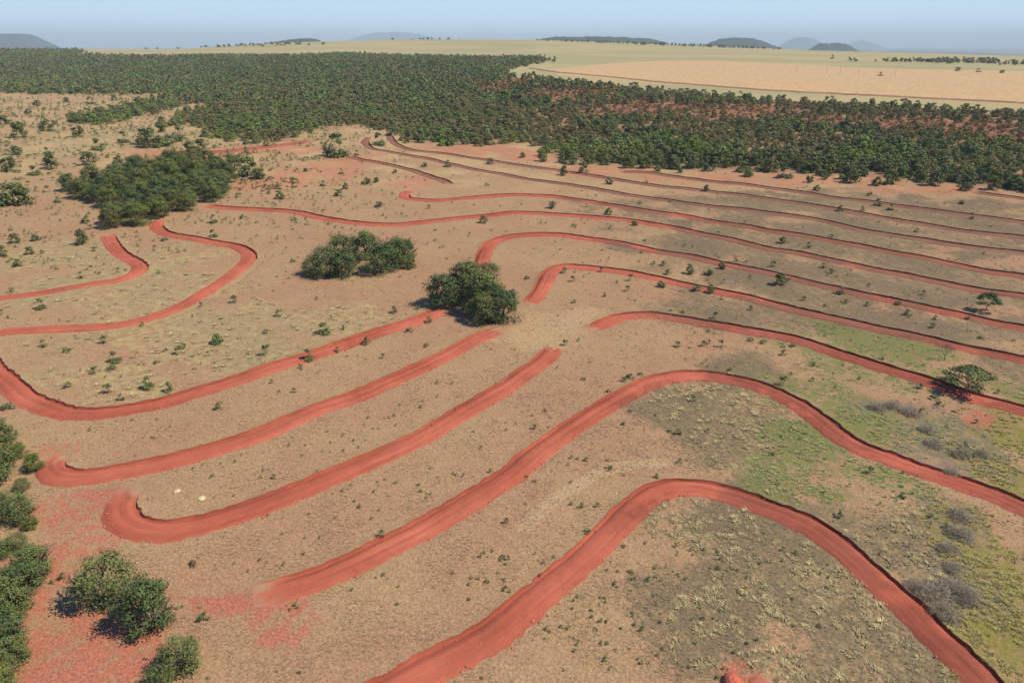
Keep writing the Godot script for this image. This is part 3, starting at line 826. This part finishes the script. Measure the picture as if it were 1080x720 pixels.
func hills() -> void:
	var wood := Color(0.055, 0.07, 0.045)
	# skyline heights follow from the picture: 1 px is 1/720 of the distance, the eye is at 60 m
	hill("table_hill", "flat-topped blue table hill on the horizon at far left", -5850.0, 8800.0, 400.0, [-40.0, 60.0, 110.0, 168.0, 172.0, 172.0, 166.0, 120.0, 80.0, 40.0], wood)
	hill("hill", "faint pale blue plateau on the horizon behind the pale field", -4230.0, 27000.0, 1950.0, [40.0, 220.0, 330.0, 430.0, 450.0, 455.0, 430.0, 340.0, 240.0, 60.0], wood)
	hill("hill", "long low dark wooded rise behind the middle of the field", 563.0, 5200.0, 500.0, [60.0, 92.0, 108.0, 104.0, 110.0, 106.0, 102.0, 94.0, 70.0], wood)
	hill("hill", "dark rounded wooded hill behind the right half of the field", 1880.0, 6000.0, 320.0, [40.0, 80.0, 102.0, 108.0, 108.0, 104.0, 86.0, 60.0, 40.0, 10.0], wood)
	hill("hill", "pale blue peak behind the small twin dark hill", 7850.0, 20000.0, 620.0, [0.0, 130.0, 225.0, 238.0, 180.0, 90.0, 0.0], wood)
	hill("hill", "small dark twin-topped hill on the skyline right of centre", 2780.0, 6400.0, 215.0, [10.0, 40.0, 70.0, 58.0, 72.0, 66.0, 48.0, 20.0, 0.0], wood)
	hill("hill", "faint blue pointed peak on the horizon farther right", 11020.0, 23500.0, 620.0, [0.0, 60.0, 120.0, 180.0, 120.0, 60.0, 0.0], wood)
	hill("hill", "low dark ridge on the skyline left of the middle", -1360.0, 4600.0, 210.0, [55.0, 68.0, 76.0, 86.0, 92.0, 91.0, 60.0], wood)

# ------------------------------------------------------------------ trees one by one
func trees() -> void:
	rng.seed = 500
	var n_tree := 0
	var near_labels := {
		17: "rounded grey green tree on the red soil at lower left, left of a pair",
		18: "rounded mid green tree at lower left, right and nearer of a pair",
		19: "low grey green bush below the pair of trees at lower left",
		20: "pale grey bush cut by the bottom edge at lower left",
	}
	for i in range(0, TREES.size(), 5):
		var k := i / 5
		var kind: int = TREES[i + 4]
		var label := ""
		var group := ""
		if k < 7:
			label = "dense dark green tree in the clump at the centre of the terraces"; group = "trees of the central clump"
		elif k < 17:
			label = "dark green tree in the clump left of and beyond the central one"; group = "trees of the second clump"
		elif near_labels.has(k):
			label = near_labels[k]; group = "trees at lower left"
		else:
			label = ["dense dark green tree in the strip along the left edge", "grey green tree in the strip along the left edge", "bright yellow green tree in the strip along the left edge"][kind]; group = "trees along the left edge"
		var crown: Mesh = crowns[(k % 3) if kind != 1 else 3 + k % 2]
		var mat: Material = [M.leaf if k % 3 else M.leaf_deep, M.leaf_grey, M.leaf_bright][kind]
		plant("broadleaf_tree", label, "tree", group, at(TREES[i] + (rng.randf_range(-1.6, 1.6) if k > 20 else 0.0), TREES[i + 1]), TREES[i + 2] * 1.22, TREES[i + 3] * 1.08, crown, mat, trunks[k % 3])
	# flat-topped trees on the right
	var flat_crown := make_crown(300, 26, 2600, 0.028, 0.5, 0.3, true)
	var flat_trunk := make_trunk(301, 0.28, 0.022, 3, 0.9)
	plant("flat_topped_tree", "tall thin-trunked flat-topped tree with its shadow beside it, near right edge", "tree", "flat-topped trees", at(ACACIAS[0], ACACIAS[1]), ACACIAS[2], ACACIAS[3] * 1.1, flat_crown, M.leaf, flat_trunk)
	plant("flat_topped_tree", "wide low flat-topped tree casting a dark shadow on the red terrace", "tree", "flat-topped trees", at(ACACIAS[4], ACACIAS[5]), ACACIAS[6] * 1.12, ACACIAS[7] * 1.0, flat_crown, M.leaf, flat_trunk)
	var bare := thing("bare_tree", "leafless grey tree standing just behind the wide flat-topped tree", "tree", at(ACACIAS[8], ACACIAS[9], -0.05))
	var bt := part("trunk", make_trunk(310, 0.28, 0.02, 6, 0.75), M.bark, bare)
	bt.scale = Vector3(ACACIAS[10], ACACIAS[11], ACACIAS[10])
	# the grove
	rng.seed = 510
	var placed: Array[Vector2] = []
	for q in 3000:
		var p := Vector2(rng.randf_range(-200, -80), rng.randf_range(190, 370))
		if not Geometry2D.is_point_in_polygon(p, grove_poly): continue
		var free := true
		for o in placed:
			if o.distance_to(p) < 5.6: free = false; break
		if not free: continue
		placed.append(p)
		var w := rng.randf_range(7.0, 11.0)
		var g := rng.randi() % 5
		plant("grove_tree", "grey green tree crowded into the large grove at left" if g == 4 else ("light green tree crowded into the large grove at left" if g == 0 else "dark green tree crowded into the large grove at left"), "tree", "trees of the large left grove", at(p.x, p.y), w, w * rng.randf_range(0.7, 0.95), crowns[g % 3], M.leaf_grey if g == 4 else (M.leaf_bright if g == 0 else [M.leaf, M.leaf_deep, M.leaf_olive][placed.size() % 3]), trunks[g % 3])
	print("grove ", placed.size())
	# single round bush on the bare rise
	# trees standing on the far fields
	rng.seed = 515
	for s in [[650.9, 1071.8, 11.0, 6.0, "small dark round tree in the field, left of three in a row"], [667.5, 1049.4, 9.0, 5.0, "small dark round tree in the field, middle of three in a row"], [687.8, 1028.6, 9.0, 5.0, "small dark round tree in the field, right of three in a row"], [477.1, 946.8, 8.5, 5.0, "lone dark tree in the middle of the harvested field"], [645.3, 1487.4, 10.0, 8.0, "tiny lone tree high on the pale green field"]]:
		plant("field_tree", s[4], "tree", "trees on the plateau fields", at(s[0], s[1]), s[2], s[3], crowns[5 + rng.randi() % 4], M.leaf, trunks[0])

# ------------------------------------------------------------------ the forest on the scarp
func forest() -> void:
	rng.seed = 600
	var spots := []
	var d := 262.0
	while d < 2050.0:
		var step := 4.3 + maxf(0.0, d - 330.0) / 330.0
		step = minf(step, 9.0)
		var x := -1.05 * d
		while x < 0.98 * d:
			var p := Vector2(x + rng.randf_range(-0.5, 0.5) * step, d + rng.randf_range(-0.5, 0.5) * step)
			x += step
			if not Geometry2D.is_point_in_polygon(p + Vector2(n_mid.get_noise_2d(p.x, p.y), n_mid.get_noise_2d(p.x + 70.0, p.y) * 2.0) * (6.0 + p.y * 0.02), forest_poly): continue
			var red: float = patches_at(p.x, p.y)[1]
			var gap := n_mid.get_noise_2d(p.x * 0.25, p.y * 0.25)
			if rng.randf() < 0.05 + 0.12 * red + maxf(0.0, gap) * 0.4 + (0.12 if rng.randf() < 0.5 else 0.0): continue
			spots.append([p, red, gap, step])
		d += step * 0.93
	# copses and woodland strips farther off
	for s in [[-820.0, 1000.0, 60.0, 22], [780.0, 1380.0, 60.0, 46], [860.0, 1395.0, 55.0, 40], [1000.0, 1330.0, 90.0, 40], [930.0, 1480.0, 40.0, 24], [300.0, 2350.0, 160.0, 60], [520.0, 2250.0, 110.0, 50], [640.0, 2150.0, 60.0, 30], [30.0, 790.0, 14.0, 5], [84.0, 650.0, 20.0, 5], [-700.0, 2050.0, 110.0, 44], [-300.0, 2640.0, 60.0, 16], [1150.0, 1250.0, 90.0, 34]]:
		for q in int(s[3]):
			spots.append([Vector2(s[0] + rng.randfn() * s[2], s[1] + rng.randfn() * s[2] * 0.3), 0.0, 0.0, 7.5])
	# the near rim trees that show largest stand as single trees
	var order := []
	for i in spots.size():
		var p: Vector2 = spots[i][0]
		if absf(p.x) < 0.8 * p.y:
			order.append([p.length(), i])
	order.sort_custom(func(a, b): return a[0] < b[0])
	var single := {}
	for k in mini(195, order.size()):
		single[order[k][1]] = true
	var xf := [[], [], [], [], [], [], []]
	var cols := [[], [], [], [], [], [], []]
	for i in spots.size():
		var p: Vector2 = spots[i][0]
		var red: float = spots[i][1]
		var step: float = spots[i][3]
		var brown := clampf(n_mid.get_noise_2d(p.x * 0.1 + 9.0, p.y * 0.16) * 1.6 + 0.75 * sm(385.0, 450.0, p.y) * sm(760.0, 560.0, p.y) * sm(-60.0, 60.0, p.x), 0.0, 1.0)
		var green := n_mid.get_noise_2d(p.x * 0.18 + 40.0, p.y * 0.18) + sm(420.0, 330.0, p.y) * 0.35 + rng.randf_range(-0.25, 0.25)
		for gl in [[46.0, 372.0, 34.0], [100.0, 372.0, 14.0], [255.0, 360.0, 22.0], [190.0, 330.0, 12.0]]:
			green += 0.55 * sm(gl[2] * 1.3, gl[2] * 0.6, p.distance_to(Vector2(gl[0], gl[1])))
		var w := step * (0.8 + 0.75 * rng.randf() + 0.9 * pow(rng.randf(), 5.0)) * (1.0 - 0.35 * red) * (1.0 - 0.2 * brown)
		var h := minf(w * rng.randf_range(0.62, 0.85), 7.5) * (1.0 - 0.25 * red)
		if single.has(i):
			var mat: Material = M.leaf
			if green > 0.42: mat = M.leaf_bright
			elif green < 0.0: mat = M.leaf_grey
			elif i % 3 == 0: mat = M.leaf_deep
			plant("forest_tree", {M.leaf: "dark green tree in the front rows of the forest beyond the terraces", M.leaf_deep: "deep green tree in the front rows of the forest beyond the terraces", M.leaf_bright: "bright green tree in the front rows of the forest beyond the terraces", M.leaf_grey: "grey green tree in the front rows of the forest beyond the terraces"}[mat], "tree", "front trees of the forest", at(p.x, p.y), w * 1.15, h * 1.15, crowns[5 + i % 4], mat, trunks[i % 3])
			continue
		var tint := Color(1.1, 1.12, 1.15)
		if green > 0.45: tint = Color(1.4, 1.55, 0.95)
		elif green < -0.05: tint = Color(1.4, 1.16, 1.3)
		tint = tint.lerp(Color(1.55, 1.15, 1.3), brown * 0.9)
		if red > 0.25 or green < -0.3: tint = tint.lerp(Color(1.9, 0.95, 0.95), clampf(red + 0.3, 0, 0.9))
		tint = tint * rng.randf_range(0.78, 1.25)
		var far := p.y > 620.0
		var k := (4 + i % 3) if far else i % 4
		var b := Basis(Vector3.UP, rng.randf_range(0, TAU)).scaled(Vector3(w, h, w))
		xf[k].append(Transform3D(b, at(p.x, p.y, -0.05)))
		cols[k].append(tint)
	var names := ["forest", "forest", "forest", "forest", "distant_forest", "distant_forest", "distant_forest"]
	for k in 7:
		scatter(names[k], "dense mixed green and brown forest covering the scarp" if k < 4 else "far hazy forest on the slopes below the plateau field", "forest", crowns[5 + k], M.leaf, xf[k], cols[k])
	print("forest ", spots.size())

# ------------------------------------------------------------------ shrubs
func shrub_zone(x: float, d: float) -> String:
	if d > 330.0: return "on the dry savanna beyond the terraces"
	if x < -75.0 and d > 120.0: return "on the straw slope at left below the grove"
	if d < 86.0 and x < 8.0: return "on tan ground between the nearest red terraces at lower left"
	if d < 86.0: return "on straw grass around the nearest terrace bend"
	if d < 150.0 and x < 8.0: return "between the straight red terraces left of the centre"
	if d < 150.0: return "among the grass between the right-hand terraces"
	if x < 0.0: return "on tan ground left of and beyond the central clump"
	return "between the far right terraces below the forest"

func shrubs() -> void:
	rng.seed = 700
	var list := []
	for i in range(0, SHRUBS.size(), 3):
		list.append([SHRUBS[i], SHRUBS[i + 1], SHRUBS[i + 2] * 1.12])
	var extra := []
	var tries := 0
	while extra.size() < 5200 and tries < 90000:
		tries += 1
		var r := 45.0 * pow(9.0, rng.randf())
		var th := rng.randf_range(-0.78, 0.78)
		if extra.size() > 1300:
			r = rng.randf_range(210.0, 900.0)
			th = rng.randf_range(-0.8, -0.15)
		var x := r * sin(th)
		var d := r * cos(th)
		if absf(across(x, d).x) < 3.2: continue
		if d > 240.0 and (Geometry2D.is_point_in_polygon(Vector2(x, d), forest_poly)): continue
		if Geometry2D.is_point_in_polygon(Vector2(x, d), grove_poly): continue
		if rng.randf() > 0.35 + (n_mid.get_noise_2d(x * 0.3, d * 0.6) if d < 210.0 or x > -60.0 else n_mid.get_noise_2d(x * 0.1 + d * 0.06, d * 0.33)) * 1.9 + (0.5 if x < -70.0 and d > 200.0 else 0.0): continue
		var s := rng.randf_range(0.3, 0.75) + (rng.randf_range(0.1, 0.8) if d > 170.0 else 0.0)
		if x < -90.0 and d > 260.0: s = rng.randf_range(0.9, 2.2) + 1.8 * pow(rng.randf(), 4.0)
		extra.append([x, d, s])
	extra.sort_custom(func(a, b): return a[2] / a[1] > b[2] / b[1])
	var room := 298 - list.size()
	for k in room: list.append(extra[k])
	for s in list:
		var big: bool = s[2] > 2.6
		var tone := rng.randi() % 4
		var o := thing("shrub" if not big else "small_tree", ("small round tree " if big else "small green shrub ") + shrub_zone(s[0], s[1]), "tree" if big else "shrub", at(s[0], s[1], -0.03), ("small trees " if big else "shrubs ") + shrub_zone(s[0], s[1]))
		o.rotation.y = rng.randf_range(0, TAU)
		var mesh: Mesh = crowns[5 + rng.randi() % 4] if big else shrub_meshes[rng.randi() % 4]
		var f := part("crown" if big else "foliage", mesh, M.leaf_grey if tone == 0 else M.leaf, o)
		var w: float = s[2]
		f.scale = Vector3(w, w * rng.randf_range(0.6, 0.95), w)
		var t := part("trunk" if big else "stem", trunks[rng.randi() % 3], M.bark, o)
		t.scale = Vector3(w, w * 0.7, w) * 0.9
	var xf := [[], [], [], []]
	var cols := [[], [], [], []]
	for k in range(room, extra.size()):
		var s: Array = extra[k]
		var w: float = s[2]
		xf[k % 4].append(Transform3D(Basis(Vector3.UP, rng.randf_range(0, TAU)).scaled(Vector3(w, w * rng.randf_range(0.5, 0.9), w)), at(s[0], s[1], -0.02)))
		cols[k % 4].append(Color(1, 1, 1) * rng.randf_range(0.8, 1.5))
	for k in 4:
		scatter("scrub_plants", "tiny scattered scrub plants dotted over the dry ground", "scrub", shrub_meshes[k], M.leaf, xf[k], cols[k])
	# dry bushes
	var tw := [make_twigs(400, 1500), make_twigs(401, 1500)]
	for i in range(0, DRY.size(), 3):
		var label := "large grey leafless thicket bush beside the olive grass at lower right" if i < 15 else ("grey brown leafless bush in the strip between the two right-hand terraces" if i < 27 else "dry grey bush on the grass below the wide flat-topped tree")
		var o := thing("dry_bush", label, "bush", at(DRY[i], DRY[i + 1], -0.05), "grey leafless bushes")
		o.rotation.y = rng.randf_range(0, TAU)
		var f := part("twigs", tw[(i / 3) % 2], M.twig, o)
		f.scale = Vector3(DRY[i + 2] * 1.2, DRY[i + 2] * 0.55, DRY[i + 2] * 1.2)

# ------------------------------------------------------------------ grass
func grass() -> void:
	rng.seed = 800
	var tufts := [make_tuft(410, 26, 0.05, 0.5), make_tuft(411, 22, 0.055, 0.35), make_tuft(412, 28, 0.045, 0.6)]
	var xf := [[], [], []]
	var cols := [[], [], []]
	var made := 0
	while made < 150000:
		var r := 42.0 * pow(8.0, rng.randf())
		if rng.randf() < 0.25: r = rng.randf_range(42.0, 120.0)
		var th := rng.randf_range(-0.86, 0.86)
		var x := r * sin(th)
		var d := r * cos(th)
		made += 1
		var s := across(x, d)
		if s.x > -2.38 and s.x < 2.3 + 0.5 * n_fine.get_noise_2d(x * 3.0, d * 3.0): continue
		if d > 240.0 and Geometry2D.is_point_in_polygon(Vector2(x, d), forest_poly): continue
		var w := patches_at(x, d)
		if rng.randf() < w[0] * 0.92: continue
		var clump := n_mid.get_noise_2d(x * 1.3, d * 1.3)
		if rng.randf() > 0.36 + clump * (0.35 if w[4] > 0.3 else 1.0): continue
		var g := ground_color(x, d, 0)
		var col := g.lerp(Color(0.5, 0.36, 0.21), 0.2) * rng.randf_range(0.95, 1.25)
		var low := 0.8
		var size := rng.randf_range(0.08, 0.2)
		if w[4] > 0.3 and rng.randf() < clampf(0.36 + n_fine.get_noise_2d(x * 0.7, d * 0.7) * 0.9, 0.02, 0.8):
			col = Color(0.5, 0.4, 0.19).lerp(Color(0.33, 0.26, 0.12), rng.randf()) * rng.randf_range(0.75, 1.15)
			size = 0.16 + 0.45 * pow(rng.randf(), 1.8)
			low = 0.55
		if w[2] > 0.3 and rng.randf() < 0.7:
			col = Color(0.32, 0.31, 0.12).lerp(Color(0.22, 0.26, 0.08), rng.randf()) * rng.randf_range(0.85, 1.25)
			size = rng.randf_range(0.14, 0.34)
			low = 0.6
		if w[3] > 0.3:
			col = Color(0.3, 0.27, 0.07).lerp(Color(0.38, 0.31, 0.11), rng.randf()) * rng.randf_range(0.75, 1.2)
			size = rng.randf_range(0.18, 0.38)
			low = 0.65
		size *= 1.0 + r / 260.0
		var k := rng.randi() % 3
		xf[k].append(Transform3D(Basis(Vector3.UP, rng.randf_range(0, TAU)).scaled(Vector3(size * 1.4, size * low, size * 1.4)), at(x, d, 0.0)))
		cols[k].append(col)
	for k in 3:
		scatter("dry_grass", "dry straw and green grass tufts covering the ground", "grass", tufts[k], M.grass, xf[k], cols[k])

func clods() -> void:                                      # lumps of loose red soil along the cut edges and the toes of the banks
	rng.seed = 850
	var mesh := heap(9, 0.5, 0.55, 0.6, Color(1, 1, 1))
	var xf := []; var cols := []
	for id in line_pts.size():
		var l: Array = line_pts[id]
		var p: Vector2 = l[0]
		if p.length() > 190.0 or l[2] < 4: continue
		for q in 4:
			var s: float = [2.3, 1.9, -1.6, 0.5][q] + rng.randfn() * [0.3, 0.4, 0.2, 0.8][q]
			if rng.randf() > [0.8, 0.5, 0.6, 0.4][q] * (0.5 + n_fine.get_noise_2d(p.x, p.y + q * 9.0) * 1.5): continue
			var w: Vector2 = p - l[1] * s + Vector2(rng.randf_range(-0.4, 0.4), rng.randf_range(-0.4, 0.4))
			var up := 0.03 if s > 2.1 else (0.12 if s > 0.0 else -0.2)
			var size := 0.1 + 0.22 * pow(rng.randf(), 2.5)
			xf.append(Transform3D(Basis(Vector3.UP, rng.randf_range(0, TAU)).scaled(Vector3(size * rng.randf_range(0.8, 1.6), size, size)), at(w.x, w.y, up)))
			cols.append(Color(0.42, 0.125, 0.072) * rng.randf_range(0.75, 1.15))
	scatter("soil_clods", "loose clods of red soil along the terrace banks", "soil", mesh, M.grass, xf, cols)

# ------------------------------------------------------------------ small things
func heap(sd: int, r: float, h: float, steep: float, col: Color) -> ArrayMesh:
	rng.seed = sd
	var v := PackedVector3Array(); var c := PackedColorArray(); var idx := PackedInt32Array()
	v.append(Vector3(0, h, 0)); c.append(col)
	var n := 18
	for j in range(1, 9):
		for i in n:
			var u := TAU * i / n
			var f := j / 8.0
			var rr := r * f * (1.0 + 0.16 * n_fine.get_noise_2d(cos(u) * 4.0 + sd, sin(u) * 4.0))
			var y := h * pow(maxf(0.0, 1.0 - f * f), steep) + n_fine.get_noise_2d(cos(u) * rr * 6.0, sin(u) * rr * 6.0 + sd) * h * 0.12
			v.append(Vector3(cos(u) * rr, y if j < 8 else -0.15, sin(u) * rr))
			c.append(col * rng.randf_range(0.82, 1.15))
	for i in n:
		idx.append_array([0, 1 + i, 1 + (i + 1) % n])
	for j in 7:
		for i in n:
			var a := 1 + j * n + i
			var b := 1 + j * n + (i + 1) % n
			idx.append_array([a, a + n, b, b, a + n, b + n])
	return arrays_mesh(v, c, idx)

func details() -> void:
	var m := part("soil_heap", heap(1, 1.0, 0.95, 0.45, Color(0.5, 0.14, 0.085)), M.red_earth, self)
	m.position = at(22.6, 50.3, -0.03)
	tag(m, "small heap of fresh red soil cut off by the bottom edge", "heap")
	var s := part("soil_heap", heap(2, 1.3, 0.35, 0.8, Color(0.42, 0.15, 0.09)), M.red_earth, self)
	s.position = at(25.4, 49.9, -0.03)
	tag(s, "low scraped red soil spread just right of the fresh heap at bottom edge", "heap")
	m = part("straw_heap", heap(3, 0.55, 0.3, 0.6, Color(0.66, 0.55, 0.32)), M.ground, self)
	m.position = at(-47.7, 80.6, -0.03)
	tag(m, "pale straw heap on tan ground inside the hooked terrace, left of two", "straw", "pale straw heaps")
	m = part("straw_heap", heap(4, 0.6, 0.28, 0.6, Color(0.66, 0.55, 0.32)), M.ground, self)
	m.position = at(-43.7, 79.2, -0.03)
	tag(m, "pale straw heap on tan ground inside the hooked terrace, right of two", "straw", "pale straw heaps")
	m = part("termite_mound", heap(5, 0.42, 0.6, 0.5, Color(0.13, 0.075, 0.05)), M.red_earth, self)
	m.position = at(-39.6, 66.6, -0.03)
	tag(m, "dark brown earth mound above a tiny shrub at lower left", "mound")
	# poles across the harvested field
	var k := 0
	for p in [[424.8, 988.8], [433.2, 967.0], [468.7, 989.6], [495.8, 947.4], [392.0, 1010.0]]:
		var o := thing("utility_pole", "faint thin utility pole standing in the harvested field", "pole", at(p[0], p[1], -0.2), "poles across the harvested field")
		var v := PackedVector3Array(); var idx := PackedInt32Array()
		tube(v, idx, Vector3.ZERO, Vector3(0, 9.0, 0), 0.16, 0.11)
		part("post", arrays_mesh(v, PackedColorArray(), idx), M.bark, o)
		v = PackedVector3Array(); idx = PackedInt32Array()
		tube(v, idx, Vector3(-1.1, 8.5, 0.15), Vector3(1.1, 8.5, 0.15), 0.07, 0.07)
		part("crossarm", arrays_mesh(v, PackedColorArray(), idx), M.bark, o)
		k += 1
